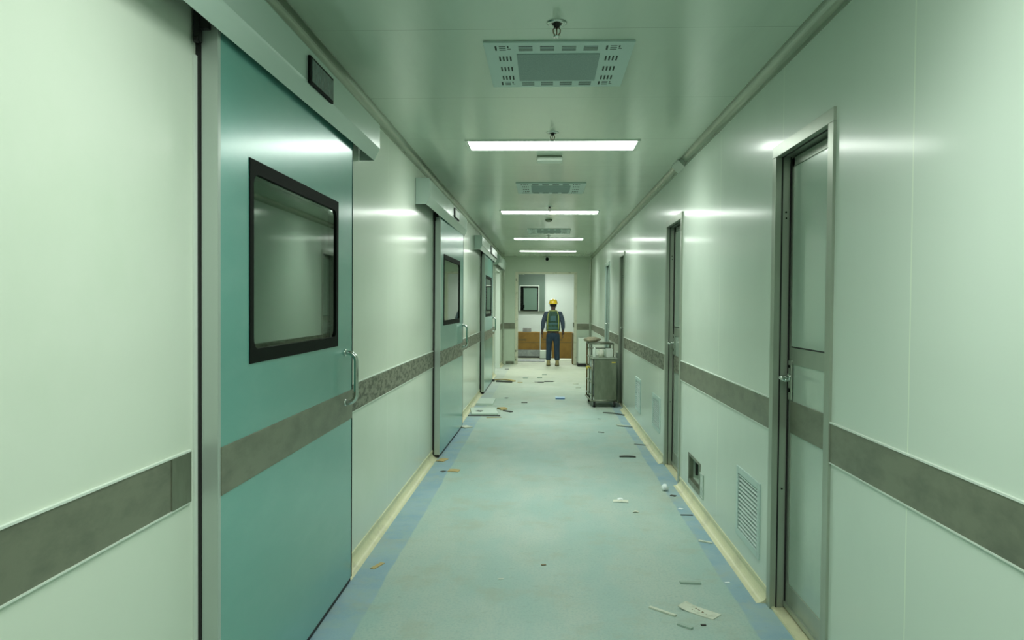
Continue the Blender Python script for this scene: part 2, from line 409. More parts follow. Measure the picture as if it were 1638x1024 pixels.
# ------------------------------------------------------------------ sliding doors
def sliding_door(n, y0, y1, hy, label, scuffed):
    root = struct(empty('door_%d' % n, (XL, y0, 0)), label)
    L = y1-y0; xb, xf = .020, .072          # local x of back and front face
    w0, w1 = (.255, .255+1.135) if n == 1 else (.22, .22+1.25)
    w1 = L - (4.0-3.715) if n == 1 else L-.33
    wz0, wz1 = 1.33, 2.068
    bm = bmesh.new()                         # leaf with window hole
    ys = [0.018, w0, w1, L]; zs = [.03, BB, BT, wz0, wz1, 2.46]
    for i in range(3):
        for j in range(5):
            if i == 1 and j == 3: continue
            box(bm, xb, xf, ys[i], ys[i+1], zs[j], zs[j+1])
    bmesh.ops.remove_doubles(bm, verts=bm.verts, dist=1e-5)
    cnt = {}
    for f in bm.faces:
        k = tuple(sorted(v.index for v in f.verts))
    bm.verts.index_update()
    for f in list(bm.faces):
        k = tuple(sorted(v.index for v in f.verts)); cnt.setdefault(k, []).append(f)
    kill = [f for v in cnt.values() if len(v) > 1 for f in v]
    bmesh.ops.delete(bm, geom=kill, context='FACES')
    finish('leaf', bm, m_teal, root)
    bm = bmesh.new(); box(bm, xb-.001, xf+.001, 0, .020, .03, 2.46, .001); finish('edge_profile', bm, m_alu, root)
    bm = bmesh.new(); box(bm, xb, xf+.002, L, L+.006, .03, 2.46); finish('edge_gasket', bm, m_black, root)
    bm = bmesh.new(); box(bm, .003, .018, -.004, .012, .0, 2.44); box(bm, xb+.004, xf-.004, .0, L, .006, .03); finish('rubber_seal', bm, m_rubber, root)  # black upright strip stands in for the shaded leaf-to-wall gap; rubber sweep below
    bm = bmesh.new(); box(bm, xf, xf+.004, .02, L-.001, BB, BT, .001); finish('kick_band', bm, m_band_w if scuffed else m_band, root)
    # window: black border frame with rounded inner corners, two panes
    bm = bmesh.new(); fw, fz, r = .034, .05, .04
    oy0, oy1, oz0, oz1 = w0, w1, wz0, wz1
    iy0, iy1, iz0, iz1 = w0+fw, w1-fw, wz0+fz, wz1-fz
    outer, inner = [], []
    for cy, cz, a0, oy, oz in ((iy1-r, iz1-r, 0, oy1, oz1), (iy0+r, iz1-r, 90, oy0, oz1), (iy0+r, iz0+r, 180, oy0, oz0), (iy1-r, iz0+r, 270, oy1, oz0)):
        for k in range(7):
            a = math.radians(a0+90*k/6)
            inner.append((cy+r*math.cos(a), cz+r*math.sin(a)))
            t = k/6
            if k == 3: outer.append((oy, oz))
            else:
                # walk along the outer rectangle
                if a0 in (0, 180): outer.append((oy, cz+r*math.sin(a)) if k < 3 else (cy+r*math.cos(a), oz))
                else: outer.append((cy+r*math.cos(a), oz) if k < 3 else (oy, cz+r*math.sin(a)))
    m_ = len(inner)
    rings = []
    for pts, x in ((outer, xb), (outer, xf+.004), (inner, xf+.004), (inner, xb)):
        rings.append([bm.verts.new((x, p[0], p[1])) for p in pts])
    for q in range(4):
        A, B = rings[q], rings[(q+1) % 4]
        for k in range(m_): bm.faces.new((A[k], A[(k+1) % m_], B[(k+1) % m_], B[k]))
    fr = finish('window_frame', bm, m_black, root)
    bm = bmesh.new(); box(bm, xf-.010, xf-.004, iy0-.02, iy1+.02, iz0-.02, iz1+.02); finish('pane', bm, m_glass, fr)
    bm = bmesh.new(); box(bm, xb+.006, xb+.012, iy0-.02, iy1+.02, iz0-.02, iz1+.02); finish('pane', bm, m_glass, fr)
    # bow handle
    bm = bmesh.new(); z0, z1, so, r = 1.02, 1.288, .062, .045
    pts = [(xf, hy, z0), (xf+so-r, hy, z0)]
    for k in range(1, 7): a = PI/2*k/6; pts.append((xf+so-r+r*math.sin(a), hy, z0+r-r*math.cos(a)))
    for k in range(0, 7): a = PI/2*k/6; pts.append((xf+so-r+r*math.cos(a), hy, z1-r+r*math.sin(a)))
    pts.append((xf, hy, z1))
    tube(bm, pts, .0125, 14); h = finish('handle', bm, m_chrome, root, True)
    for z in (z0, z1):
        bm = bmesh.new(); lathe(bm, [(.019, 0), (.019, .006), (.015, .010)], (xf, hy, z), 20, 'x'); finish('handle_rose', bm, m_chrome, h, True)
    return root
sliding_door(1, 2.318, 3.995, 1.53, 'nearest teal sliding door with a framed window and bow handle', False).rotation_euler.z = .006
sliding_door(2, 7.30, 9.13, 1.77, 'second teal sliding door down the left wall', True).rotation_euler.z = -.012
sliding_door(3, 12.60, 14.55, 1.90, 'third and farthest teal sliding door on the left wall', True)

def housing(y0, y1, label, group='door operator housings'):
    root = empty('door_operator_housing', (XL+.003, (y0+y1)/2, 2.41), label, 'door operator', group)
    h = (y1-y0)/2; t = .004
    outer = [(0, .225), (.112, .225), (.120, .219), (.124, .210), (.124, .072), (.121, .064), (.092, .004), (.090, 0)]
    inner = [(x-t if x > .05 else x, z-(t if z > .2 else 0)) for x, z in outer]
    prof = outer + [(.084, .004), (.090+.026, .068), (.120-.001, .074), (.119, .205), (.110, .219), (0, .219)]
    bm = bmesh.new()
    A = [bm.verts.new((x, -h, z)) for x, z in prof]; B = [bm.verts.new((x, h, z)) for x, z in prof]
    for k in range(len(prof)): bm.faces.new((A[k], A[(k+1) % len(prof)], B[(k+1) % len(prof)], B[k]))
    bm.faces.new(A[::-1]); bm.faces.new(B)
    bmesh.ops.triangulate(bm, faces=[f for f in bm.faces if len(f.verts) > 4])
    finish('cover', bm, m_alu_l, root)
    endp = [(0, 0)] + [(x, z) for x, z in outer[::-1]]
    for s in (-1, 1):
        bm = bmesh.new(); prism(bm, endp, *sorted((s*h, s*(h+.004)))); finish('end_plate', bm, m_alu_l, root)
    bm = bmesh.new(); box(bm, .004, .03, -h+.03, h-.03, .09, .20); finish('track', bm, m_dark, root)
    return root
h1 = housing(-.1, 4.37, 'long grey door operator housing above the nearest teal door')
h2 = housing(6.27, 9.24, 'grey door operator housing above the second teal door')
h3 = housing(11.45, 14.95, 'grey door operator housing above the third teal door')
h4 = housing(15.75, 18.35, 'farthest and smallest-looking door operator housing, above the bright side doorway')
bm = bmesh.new(); box(bm, .005, .075, -1.0, -.9, -.06, .0)   # guide bracket seen under the first housing
def display(root, ya, yb, za, zb, mf, ms, name, t=.012):
    yc = root.location.y
    bm = bmesh.new(); box(bm, .124, .124+t, ya-yc, yb-yc, za-2.41, zb-2.41, .003); d = finish(name, bm, ms, root)
    bm = bmesh.new(); box(bm, .124+t, .126+t, ya-yc+.02, yb-yc-.012, za-2.41+.012, zb-2.41-.012); finish('screen', bm, mf, d)
    return d
bm.free()
m_screen = mat('unlit_display', (.05, .085, .08, 1), .25, noise=(60, (.12, .17, .16, 1), .45, .6, (1, 3, .4)))
m_lbl = mat('pale_sensor_face', (.80, .86, .84, 1), .3)
display(h1, 3.04, 3.375, 2.474, 2.590, m_screen, m_black, 'display_panel')
display(h2, 7.93, 8.33, 2.495, 2.60, m_lbl, m_black, 'motion_sensor')
display(h3, 13.25, 14.75, 2.47, 2.62, m_lbl, m_black, 'motion_sensor')
for hh, ye in ((h1, 2.30), (h2, 7.28), (h3, 12.58)):
    bm = bmesh.new(); yc = hh.location.y
    box(bm, .004, .022, ye-yc-.012, ye-yc+.012, -.03, .10); box(bm, .004, .05, ye-yc-.008, ye-yc+.012, .01, .08)
    tube(bm, [(.008, ye-yc-.014, -.028), (.02, ye-yc-.014, -.028)], .010, 10)
    finish('door_stop', bm, m_rubber, hh)

# bright side doorway past the third door
bm = bmesh.new()
for e, s in ((OPN[0], -1), (OPN[1], 1)):
    box(bm, XL+.0005, XL+.012, *sorted((e-s*.008, e+s*.05)), 0, 2.39); box(bm, XL-.099, XL+.0005, *sorted((e-s*.008, e-s*.0005)), 0, 2.335)
box(bm, XL+.0005, XL+.012, OPN[0]+.008, OPN[1]-.008, 2.33, 2.39)
trim(bm, m_white, 'white frame of the bright side doorway at the far left')

# ------------------------------------------------------------------ right-hand hinged doors with steel frames
def swing_door(n, y0, y1, label, m_steel=m_steel):
    root = struct(empty('door_%d' % n, (XR, y0, 0)), label); L = y1-y0; F = .058
    TOP = 2.365
    bm = bmesh.new()          # frame: raised face + deep reveal
    for a, b in ((0, F), (L-F, L)): box(bm, -.012, .028, a, b, 0, TOP-F, .0015)
    box(bm, -.012, .028, 0, L, TOP-F+.0004, TOP, .0015)
    for a, b in ((F-.03, F-.004), (L-F+.004, L-F+.03)): box(bm, .028, .10, a, b, 0, TOP-.02)
    box(bm, .028, .10, F, L-F, TOP-F+.004, TOP-.02)
    fr = finish('frame', bm, m_steel, root)
    bm = bmesh.new()
    for a, b in ((F, F+.004), (L-F-.004, L-F)):
        box(bm, .018, .024, a, b, 0, TOP-F); box(bm, .060, .066, a, b, .01, TOP-F)
    box(bm, .018, .024, F, L-F, TOP-F-.004, TOP-F)
    finish('frame_gasket', bm, m_rubber, fr)
    bm = bmesh.new(); lathe(bm, [(.004, 0), (.004, .002)], (.044, L-F-.001, 2.0), 10, 'y')
    for z in (2.03, .62): lathe(bm, [(.0045, 0), (.0045, -.002)], (.042, L-F, z), 10, 'y')
    finish('screw', bm, m_black, fr)
    a, b = F+.006, L-F-.006; xf = .068
    bm = bmesh.new(); box(bm, xf+.004, xf+.045, a, b, .02, TOP-F-.008); lf = finish('leaf', bm, m_leaf, root)
    bm = bmesh.new()         # steel stiles and rails
    s = .035
    box(bm, xf, xf+.006, b-s, b, .02, TOP-F-.008); box(bm, xf, xf+.006, a, a+.02, .02, TOP-F-.008)
    box(bm, xf, xf+.006, a, b, TOP-F-.05, TOP-F-.008)
    box(bm, xf-.001, xf+.006, a+.02, b-.01, 1.262, 1.345, .001)
    box(bm, xf-.002, xf+.006, a, b, .02, .145, .002); box(bm, xf-.012, xf+.002, a, b, .02, .045)
    finish('rail', bm, m_steel, lf)
    bm = bmesh.new(); box(bm, xf-.004, xf+.006, a+.02, b-s, BB, BT, .001); finish('bumper_band', bm, m_band if n == 4 else m_band_w, lf)
    bm = bmesh.new(); box(bm, xf-.003, xf+.003, a+.026, b-s-.004, 1.352, TOP-F-.056, .002); finish('upper_pane', bm, m_gloss, lf)
    bm = bmesh.new(); box(bm, xf-.003, xf, a+.02, b-s, 1.346, 1.352); finish('pane_gasket', bm, m_rubber, lf)
    # lever handle on a long plate
    hy = b-.030
    bm = bmesh.new(); box(bm, xf-.008, xf, hy-.022, hy+.022, 1.08, 1.28, .004); pl = finish('lock_plate', bm, m_steel, lf)
    bm = bmesh.new(); lathe(bm, [(.010, 0), (.010, -.006)], (xf-.008, hy, 1.13), 14, 'x'); lathe(bm, [(.007, 0), (.007, -.005)], (xf-.008, hy, 1.25), 14, 'x'); finish('keyhole', bm, m_black, pl)
    bm = bmesh.new()
    pts = [(xf-.008, hy, 1.195), (xf-.045, hy, 1.195)] + [(xf-.055-.007*math.sin(k), hy-.012*k-.004, 1.195) for k in (1,)] + [(xf-.062, hy-.05, 1.195), (xf-.060, hy-.115, 1.192)]
    pts = [(xf-.006, hy, 1.195), (xf-.045, hy, 1.195), (xf-.058, hy-.010, 1.195), (xf-.062, hy-.03, 1.195), (xf-.060, hy-.115, 1.192)]
    tube(bm, pts, .0095, 12); lathe(bm, [(.021, 0), (.021, -.008), (.016, -.012)], (xf-.006, hy, 1.195), 20, 'x')
    finish('lever_handle', bm, m_chrome, lf, True)
    bm = bmesh.new(); box(bm, -.002, .07, F, L-F, 0, .008); box(bm, .0, .016, F-.05, L-F+.05, 0, .012); finish('threshold', bm, m_cream, root)
    return root
swing_door(4, *RD[0], 'nearest steel-framed door on the right wall')
swing_door(5, *RD[1], 'second steel-framed door on the right, beyond the low square recess')
swing_door(6, *RD[2], 'third steel-framed door on the right, beside the trolley')
swing_door(7, *RD[3], 'farthest door on the right wall, with a paler frame', m_alu_l)

# ------------------------------------------------------------------ wall louvres and recess
def wall_vent(a, b, c, d, label):
    root = empty('wall_vent', (XR, (a+b)/2, c), label, 'vent', 'low louvred vents in the right wall')
    h = (b-a)/2; H = d-c; f = .04
    bm = bmesh.new()
    box(bm, -.008, .02, -h, -h+f, 0, H, .002); box(bm, -.008, .02, h-f, h, 0, H, .002)
    box(bm, -.008, .02, -h+f, h-f, H-f, H, .002); box(bm, -.008, .02, -h+f, h-f, 0, f, .002)
    finish('frame', bm, m_vent, root)
    n = 14
    for k in range(n):
        z = f + (H-2*f)*(k+.5)/n
        bm = bmesh.new(); p = (H-2*f)/n
        prism(bm, [(-.004, z-.0032), (-.004, z+.0036), (.024, z+.0075), (.024, z+.002)], -h+f, h-f)
        finish('slat', bm, m_slat, root)
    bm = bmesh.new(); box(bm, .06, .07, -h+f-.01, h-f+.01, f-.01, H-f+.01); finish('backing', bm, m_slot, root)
    return root
wall_vent(*VENTS[0], 'nearest low louvred vent, beside the nearest right door')
wall_vent(*VENTS[1], 'middle low louvred vent, just beyond the second right door')
wall_vent(*VENTS[2], 'farthest low louvred vent, near the trolley')
root = empty('wall_recess_box', (XR, (REC[0]+REC[1])/2, REC[2]), 'low square steel recess box in the right wall with a small side plate', 'recess box')
h = (REC[1]-REC[0])/2; H = REC[3]-REC[2]; t = .028
bm = bmesh.new()
box(bm, -.004, .03, -h, -h+t, 0, H); box(bm, -.004, .03, h-t*1.6, h, 0, H); box(bm, -.004, .03, -h+t, h-t*1.6, H-t*.7, H); box(bm, -.004, .03, -h+t, h-t*1.6, 0, t*1.5)
finish('frame', bm, m_steel_d, root)
bm = bmesh.new()
box(bm, .03, .20, -h+t-.004, -h+t, t, H-t*.7); box(bm, .03, .20, h-t*1.6, h-t*1.6+.004, t, H-t*.7)
box(bm, .03, .20, -h+t, h-t*1.6, t*1.5-.004, t*1.5); box(bm, .03, .20, -h+t, h-t*1.6, H-t*.7, H-t*.7+.004)
finish('lining', bm, m_leaf, root)
bm = bmesh.new(); box(bm, .062, .066, -h+t, h-t*1.6, t*1.5, H-t*.7); finish('back_plate', bm, m_leaf, root)
bm = bmesh.new(); box(bm, .045, .0615, h-.082, h-.058, .07, H-.04); finish('dark_slot', bm, m_dark, root)
bm = bmesh.new()
box(bm, -.006, .0, -h-.115, -h-.105, .0, H-.06); box(bm, -.006, .0, -h-.105, -h, H-.07, H-.06); box(bm, -.006, 0, -h-.105, -h, 0, .012); box(bm, -.003, 0, -h-.105, -h, .012, H-.07)
finish('side_plate', bm, m_leaf, root)

# ------------------------------------------------------------------ ceiling fittings
LX = .037
def ceiling_light(y, label, x=LX, first=[None]):
    if first[0] is None:
        root = empty('ceiling_light', (x, y, CZ), label, 'ceiling light', 'recessed strip light panels')
        w, d = .645, .16
        bm = bmesh.new()
        for a in ((-w-.022, -w, -d-.018, d+.018), (w, w+.022, -d-.018, d+.018), (-w, w, -d-.018, -d), (-w, w, d, d+.018)): box(bm, a[0], a[1], a[2], a[3], -.008, 0, .001)
        finish('trim_frame', bm, m_white, root)
        bm = bmesh.new(); box(bm, -w, w, -d, d, -.005, -.001); finish('diffuser', bm, m_lamp, root)
        ld = bpy.data.lights.new('panel_light', 'AREA'); ld.shape = 'RECTANGLE'; ld.size = 2*w; ld.size_y = 2*d
        ld.energy = LAMP_W; ld.color = LAMP_COL; ld.spread = math.radians(LAMP_SPREAD)
        lo = bpy.data.objects.new('panel_light', ld); COL.objects.link(lo); lo.parent = root; lo.location = (0, 0, -.012)
        first[0] = root
        return root
    c = copy_tree(first[0]); c.location = (x, y, CZ); c['label'] = label; return c
ceiling_light(5.75, 'nearest lit strip light panel on the corridor ceiling, widest in view')
ceiling_light(9.89, 'second lit strip light panel from the camera')
ceiling_light(13.85, 'third lit strip light panel from the camera')
ceiling_light(17.0, 'farthest lit strip light panel, just before the end wall')
ceiling_light(1.6, 'lit strip light panel overhead out of the picture top, nearer than the square vents')
ceiling_light(-2.5, 'lit strip light panel behind the camera')
ceiling_light(20.2, 'lit strip light panel just inside the room beyond the doorway')  # added lamp, hidden above the lintel, brightens the white wall behind the worker
ceiling_light(22.0, 'lit strip light panel at the back of the room beyond the doorway')  # second added lamp out of view, lights the back of the far room
c = ceiling_light(17.0, 'lit strip light panel in the side room at the far left', -2.6)  # added lamp out of view, makes the side doorway bright

def air_vent(y, label, first=[None]):
    if first[0] is None:
        root = empty('ceiling_air_vent', (.05, y, CZ), label, 'air vent', 'square ceiling air vents')
        w, d = .36, .352
        bm = bmesh.new(); box(bm, -w, w, -d, d, -.010, -.0005, .002); pl = finish('plate', bm, m_vent, root)
        bm = bmesh.new(); box(bm, -.205, .205, -.20, .225, -.014, -.010, .001); finish('filter_panel', bm, m_ventc, root)
        # slot groups: four along the front and back edges, three down each side, spiral ones in the corners
        def slots(cx, cy, alongx, name='slot_group', n=4):
            bm = bmesh.new(); k0 = -(n-1)/2
            for k in range(n):
                o = (k0+k)*.018
                if alongx: box(bm, cx-.034, cx+.034, cy+o-.004, cy+o+.004, -.0106, -.0095)
                else: box(bm, cx+o-.004, cx+o+.004, cy-.034, cy+.034, -.0106, -.0095)
            finish(name, bm, m_slot, pl)
        for cx in (-.16, -.055, .05, .155):
            slots(cx, -.275, True); slots(cx, .285, True)
        for s in (-1, 1):
            for cy in (-.13, .03, .18): slots(s*.265, cy, False)
            for t in (-1, 1):
                bm = bmesh.new(); cx, cy = s*.268, t*.28
                box(bm, cx-.040, cx-.031, cy-.03, cy+.03, -.0106, -.0095); box(bm, cx+.02, cx+.027, cy-.03, cy-.004, -.0106, -.0095)
                for q in (-.024, 0, .024): box(bm, cx-.02, cx+.012, cy+q-.004, cy+q+.004, -.0106, -.0095)
                box(bm, cx+.02, cx+.036, cy+.008, cy+.016, -.0106, -.0095)
                finish('slot_group', bm, m_slot, pl)
        first[0] = root; return root
    c = copy_tree(first[0]); c.location = (.04, y, CZ); c['label'] = label; return c
air_vent(3.84, 'nearest square air vent with slotted rim, in front of the nearest light')
air_vent(7.85, 'second square ceiling air vent, between the first and second lights')
air_vent(12.4, 'farthest square ceiling air vent, just before the third light')

def sprinkler(y, label, first=[None]):
    if first[0] is None:
        root = empty('sprinkler', (.037, y, CZ), label, 'sprinkler', 'pendent sprinkler heads')
        bm = bmesh.new(); lathe(bm, [(.045, 0), (.045, -.003), (.036, -.008), (.026, -.008), (.024, 0)]); finish('escutcheon', bm, m_chrome, root, True)
        bm = bmesh.new(); lathe(bm, [(.024, -.001), (.022, -.006), (.013, -.006), (.012, -.022)]); finish('cup', bm, m_dark, root, True)
        bm = bmesh.new()
        for s in (-1, 1): tube(bm, [(s*.008, 0, -.02), (s*.016, 0, -.032), (s*.014, 0, -.046), (s*.004, 0, -.058)], .003, 8)
        tube(bm, [(0, 0, -.02), (0, 0, -.056)], .003, 8); finish('yoke', bm, m_brass, root, True)
        bm = bmesh.new(); lathe(bm, [(.004, -.056), (.017, -.060), (.017, -.063), (.003, -.064)]); finish('deflector', bm, m_chrome, root, True)
        first[0] = root; return root
    c = copy_tree(first[0]); c.location = (.037, y, CZ); c['label'] = label; return c
sprinkler(3.27, 'nearest sprinkler head, in front of the nearest air vent')
sprinkler(5.33, 'second sprinkler head, just in front of the nearest light')
sprinkler(9.3, 'third sprinkler head, just in front of the second light')
sprinkler(13.2, 'farthest sprinkler head, just in front of the third light')
root = empty('smoke_detector', (.02, 6.21, CZ), 'white rounded detector box just behind the nearest light', 'detector')
bm = bmesh.new(); box(bm, -.108, .108, -.06, .06, -.045, -.006, .014); finish('casing', bm, m_white, root, False)
bm = bmesh.new(); box(bm, -.102, .102, -.055, .055, -.008, 0); finish('mounting_base', bm, m_steel_d, root)
root = empty('smoke_detector', (.03, 10.75, CZ), 'small round detector on the ceiling just past the second light', 'detector')
bm = bmesh.new(); lathe(bm, [(.05, 0), (.05, -.015), (.035, -.032), (.01, -.036)]); finish('casing', bm, m_steel_d, root, True)
root = empty('security_camera', (.02, YE, 2.74), 'small dome security camera over the end doorway', 'camera')
bm = bmesh.new(); box(bm, -.07, .07, -.05, 0, -.03, .055, .01); finish('bracket', bm, m_white, root)
bm = bmesh.new(); bmesh.ops.create_uvsphere(bm, u_segments=16, v_segments=10, radius=.045, matrix=Matrix.Translation((0, -.055, -.005))); finish('dome', bm, m_black, root, True)

# ------------------------------------------------------------------ end doorway frame and far room
bm = bmesh.new()
box(bm, DX0-.055, DX0+.02, YE-.015, YE+.115, 0, DZ+.045, .004); box(bm, DX1-.02, DX1+.055, YE-.015, YE+.115, 0, DZ+.045, .004); box(bm, DX0+.02, DX1-.02, YE-.014, YE+.114, DZ-.01, DZ+.045, .004)
fr = trim(bm, m_frame_w, 'off white frame of the end doorway with torn film')
bm = bmesh.new()
for x, z in ((DX0-.03, 2.2), (DX0-.03, .35), (DX0-.03, .12)): box(bm, x-.012, x+.012, YE-.019, YE-.014, z-.03, z+.03)
box(bm, DX1-.04, DX1-.012, YE-.022, YE-.014, .98, 1.1)
finish('strike_plate', bm, m_steel_d, fr)
bm = bmesh.new()          # torn film flap at the upper left corner
for i in range(5):
    tube(bm, [(DX0+.02+i*.03, YE-.02, DZ+.0-.006*i), (DX0+.05+i*.03, YE-.035, DZ-.02+.012*(i % 2)), (DX0+.08+i*.03, YE-.02, DZ-.005*(4-i))], .008, 6)
finish('torn_film', bm, m_debris_w, fr)
boxo('door_edge', DX1-.05, DX1-.02, YE+.12, YE+.5, .01, .82, m_rust, fr)  # brown slab stands in for the dark edge of the cartons
# grey partition with a window on the far wall
root = struct(empty('window_1', (-.8, YE+3.98, 1.35)), 'dark framed window in the grey panel of the room beyond')
bm = bmesh.new()
wx0, wx1, wz0, wz1 = -.0, .56, .01, .78
box(bm, -1.6, wx0, -.05, 0, 0, 1.4); box(bm, wx1, .76, -.05, 0, 0, 1.4); box(bm, wx0, wx1, -.05, 0, wz1, 1.4)
finish('window_panel', bm, m_greyp, root)
bm = bmesh.new(); e = .03
for a in ((wx0-e, wx0, wz0-.01, wz1+e), (wx1, wx1+e, wz0-.01, wz1+e), (wx0, wx1, wz1, wz1+e)): box(bm, a[0], a[1], -.065, -.0, a[2], a[3])
finish('window_frame', bm, m_white, root)
bm = bmesh.new()
box(bm, wx0, wx0+.10, -.03, -.01, wz0, wz1); box(bm, wx1-.03, wx1, -.055, -.02, wz0, wz1); box(bm, wx0, wx1, -.055, -.02, wz1-.04, wz1); box(bm, wx0, wx1, -.055, -.02, wz0, wz0+.03)
finish('inner_frame', bm, m_black, root)
bm = bmesh.new(); box(bm, wx0+.09, wx1-.02, -.03, -.022, wz0, wz1); m_pg = mat('dim_window_pane', (.14, .22, .17, 1), .15); finish('window_pane', bm, m_pg, root)
bm = bmesh.new(); box(bm, wx0+.06, wx0+.13, -.07, -.03, .10, .2, .01); finish('window_latch', bm, m_black, root)

# cardboard, boards and boxes leaning in the far room
def slab(name, x0, x1, y0, y1, z0, z1, m, label, cat, group=None, bevel=.004):
    cx, cy = (x0+x1)/2, (y0+y1)/2
    bm = bmesh.new(); box(bm, x0-cx, x1-cx, y0-cy, y1-cy, 0, z1-z0, bevel)
    o = finish(name, bm, m); o.location = (cx, cy, z0); return tag(o, label, cat, group)
def carton(x0, x1, y0, y1, z1, label, base=None):
    cx, cy = (x0+x1)/2, (y0+y1)/2
    root = empty('cardboard_box', (cx, cy, 0), label, 'cardboard box')
    zb = base or 0
    bm = bmesh.new(); box(bm, x0-cx, x1-cx, y0-cy, y1-cy, zb, z1, .006); finish('carton', bm, m_card, root)
    bm = bmesh.new(); box(bm, x0-cx+.01, x1-cx-.01, y0-cy-.003, y0-cy, z1-.30, z1-.28); box(bm, x0-cx+.06, x0-cx+.30, y0-cy-.003, y0-cy, z1-.24, z1-.19); finish('printed_mark', bm, m_rust, root)
    if base:
        bm = bmesh.new(); box(bm, x0-cx, x1-cx, y0-cy-.01, y1-cy, .05, zb-.001, .004); finish('grey_wrap', bm, m_grey, root)
        bm = bmesh.new(); box(bm, x0-cx, x1-cx, y0-cy, y1-cy, 0, .05); finish('pallet', bm, m_debris_d, root)
    return root
carton(-.86, -.17, 21.3, 21.9, .748, 'large brown carton left of the worker with a grey wrapped base', .24)
carton(-.15, .16, 21.45, 21.95, .752, 'brown carton directly behind the worker')
carton(.18, .80, 21.35, 21.9, .755, 'large brown carton right of the worker')
slab('grey_block', -.67, -.43, 21.45, 21.75, .749, .87, m_grey, 'small grey block on top of the left brown carton', 'block')
slab('white_carton', -.16, .10, 21.05, 21.40, .001, .235, m_white, 'white carton on the floor by the worker\'s left leg', 'carton')
slab('cable_coil', -.17, .12, 20.9, 21.0, .001, .018, m_debris_d, 'dark strap lying in front of the white carton', 'strap')
slab('floor_board', -.80, -.02, 19.9, 20.7, .001, .012, m_grey, 'grey sheet lying on the floor left of the worker', 'sheet')
slab('floor_board', .30, .74, 20.3, 21.0, .001, .012, m_debris_w, 'pale sheet on the floor right of the worker', 'sheet')
# white cabinet by the end wall
root = empty('white_cabinet', (.99, 18.66, 0), 'white cabinet with a dark plinth against the end wall behind the trolley', 'cabinet')
bm = bmesh.new(); box(bm, -.16, .16, -.12, .3, .07, .72, .02); finish('body', bm, m_white, root)
bm = bmesh.new(); box(bm, -.18, .16, -.14, .3, 0, .07, .005); finish('plinth', bm, m_rubber, root)

# ------------------------------------------------------------------ stainless trolley
cart = empty('steel_trolley', (.875, 11.50, 0), 'stainless steel trolley with a closed side panel, parked by the right wall', 'trolley', rz=.06)
hw, hl = .185, .36
bm = bmesh.new(); box(bm, -.155, hw, -hl, -hl+.018, .115, .735, .003); box(bm, hw-.015, hw, -hl+.0185, hl-.05, .105, .735, .003); finish('side_panel', bm, m_steel_d, cart)
bm = bmesh.new(); box(bm, hw-.075, hw-.018, -hl-.003, -hl, .675, .695); finish('name_plate', bm, m_yellow, cart)
bm = bmesh.new(); box(bm, -.19, hw+.012, -hl-.012, hl-.04, .736, .752, .004); finish('top_shelf', bm, m_steel, cart)
for z in (.15, .36, .56):
    bm = bmesh.new(); box(bm, -hw, hw-.02, -hl+.02, hl, z, z+.012); box(bm, -hw-.004, -hw, -hl+.02, hl, z, z+.03); finish('shelf', bm, m_steel, cart)
for x, y, top, mm in ((-.185, -hl+.01, .736, m_steel_d), (-.185, hl-.01, .96, m_rust), (hw, hl-.01, .96, m_steel_d), (-.168, -hl+.10, .736, m_steel_d), (-.185, 0, .96, m_steel_d), (hw, 0, .96, m_steel_d)):
    bm = bmesh.new(); tube(bm, [(x, y, .09), (x, y, top)], .012, 12); finish('post', bm, mm, cart, True)
bm = bmesh.new(); tube(bm, [(-.185, 0, .955), (-.185, hl-.01, .955), (hw, hl-.01, .955), (hw, 0, .955), (-.185, 0, .955)], .012, 10); tube(bm, [(-.185, hl-.01, .86), (hw, hl-.01, .86)], .008, 8); finish('guard_rail', bm, m_steel_d, cart, True)
bm = bmesh.new(); box(bm, -.185, hw, .0, hl-.01, .935, .945); finish('upper_tray', bm, m_steel, cart)
bm = bmesh.new(); tube(bm, [(-.20, -hl-.005, .10), (-.20, hl, .10), (hw, hl, .10), (hw, -hl-.005, .10), (-.20, -hl-.005, .10)], .013, 10); finish('base_frame', bm, m_steel_d, cart, True)
for x, y in ((-.150, -hl+.03), (hw-.03, -hl+.03), (-.150, hl-.03), (hw-.03, hl-.03)):
    bm = bmesh.new(); lathe(bm, [(.022, -.016), (.050, -.016), (.052, 0), (.050, .016), (.022, .016)], (x, y, .052), 24, 'x'); wh = finish('castor_wheel', bm, m_rubber, cart, True)
    bm = bmesh.new(); box(bm, x-.02, x-.016, y-.015, y+.015, .03, .09); box(bm, x+.016, x+.02, y-.015, y+.015, .03, .09); box(bm, x-.02, x+.02, y-.018, y+.018, .086, .092); lathe(bm, [(.016, -.024), (.016, .024)], (x, y, .052), 12, 'x'); finish('castor_fork', bm, m_alu, wh)
# things on the trolley
def on_cart(o, x, y, z):
    v = Matrix.Rotation(.06, 4, 'Z') @ Vector((x, y, z)); o.location = Vector((.875, 11.50, 0)) + v; o.rotation_euler.z = .06; return o
def blob_cloth(name, sx, sy, sz, m, seed, nu=22, nv=14):
    rnd = random.Random(seed); bm = bmesh.new(); bmesh.ops.create_uvsphere(bm, u_segments=nu, v_segments=nv, radius=1)
    ph = [rnd.uniform(0, 6) for _ in range(6)]
    for v in bm.verts:
        a = math.atan2(v.co.y, v.co.x)
        k = 1 + .14*math.sin(3*a+ph[0]+2*v.co.z) + .08*math.sin(7*a+ph[1]) + .07*math.sin(5*v.co.z*3+ph[2])
        v.co.x *= sx*k; v.co.y *= sy*k; v.co.z = max(v.co.z, -.75)*sz*(1+.2*math.sin(4*a+ph[3])) + sz*.75*1.0
    zmin = min(v.co.z for v in bm.verts)
    for v in bm.verts: v.co.z -= zmin
    return finish(name, bm, m, None, True)
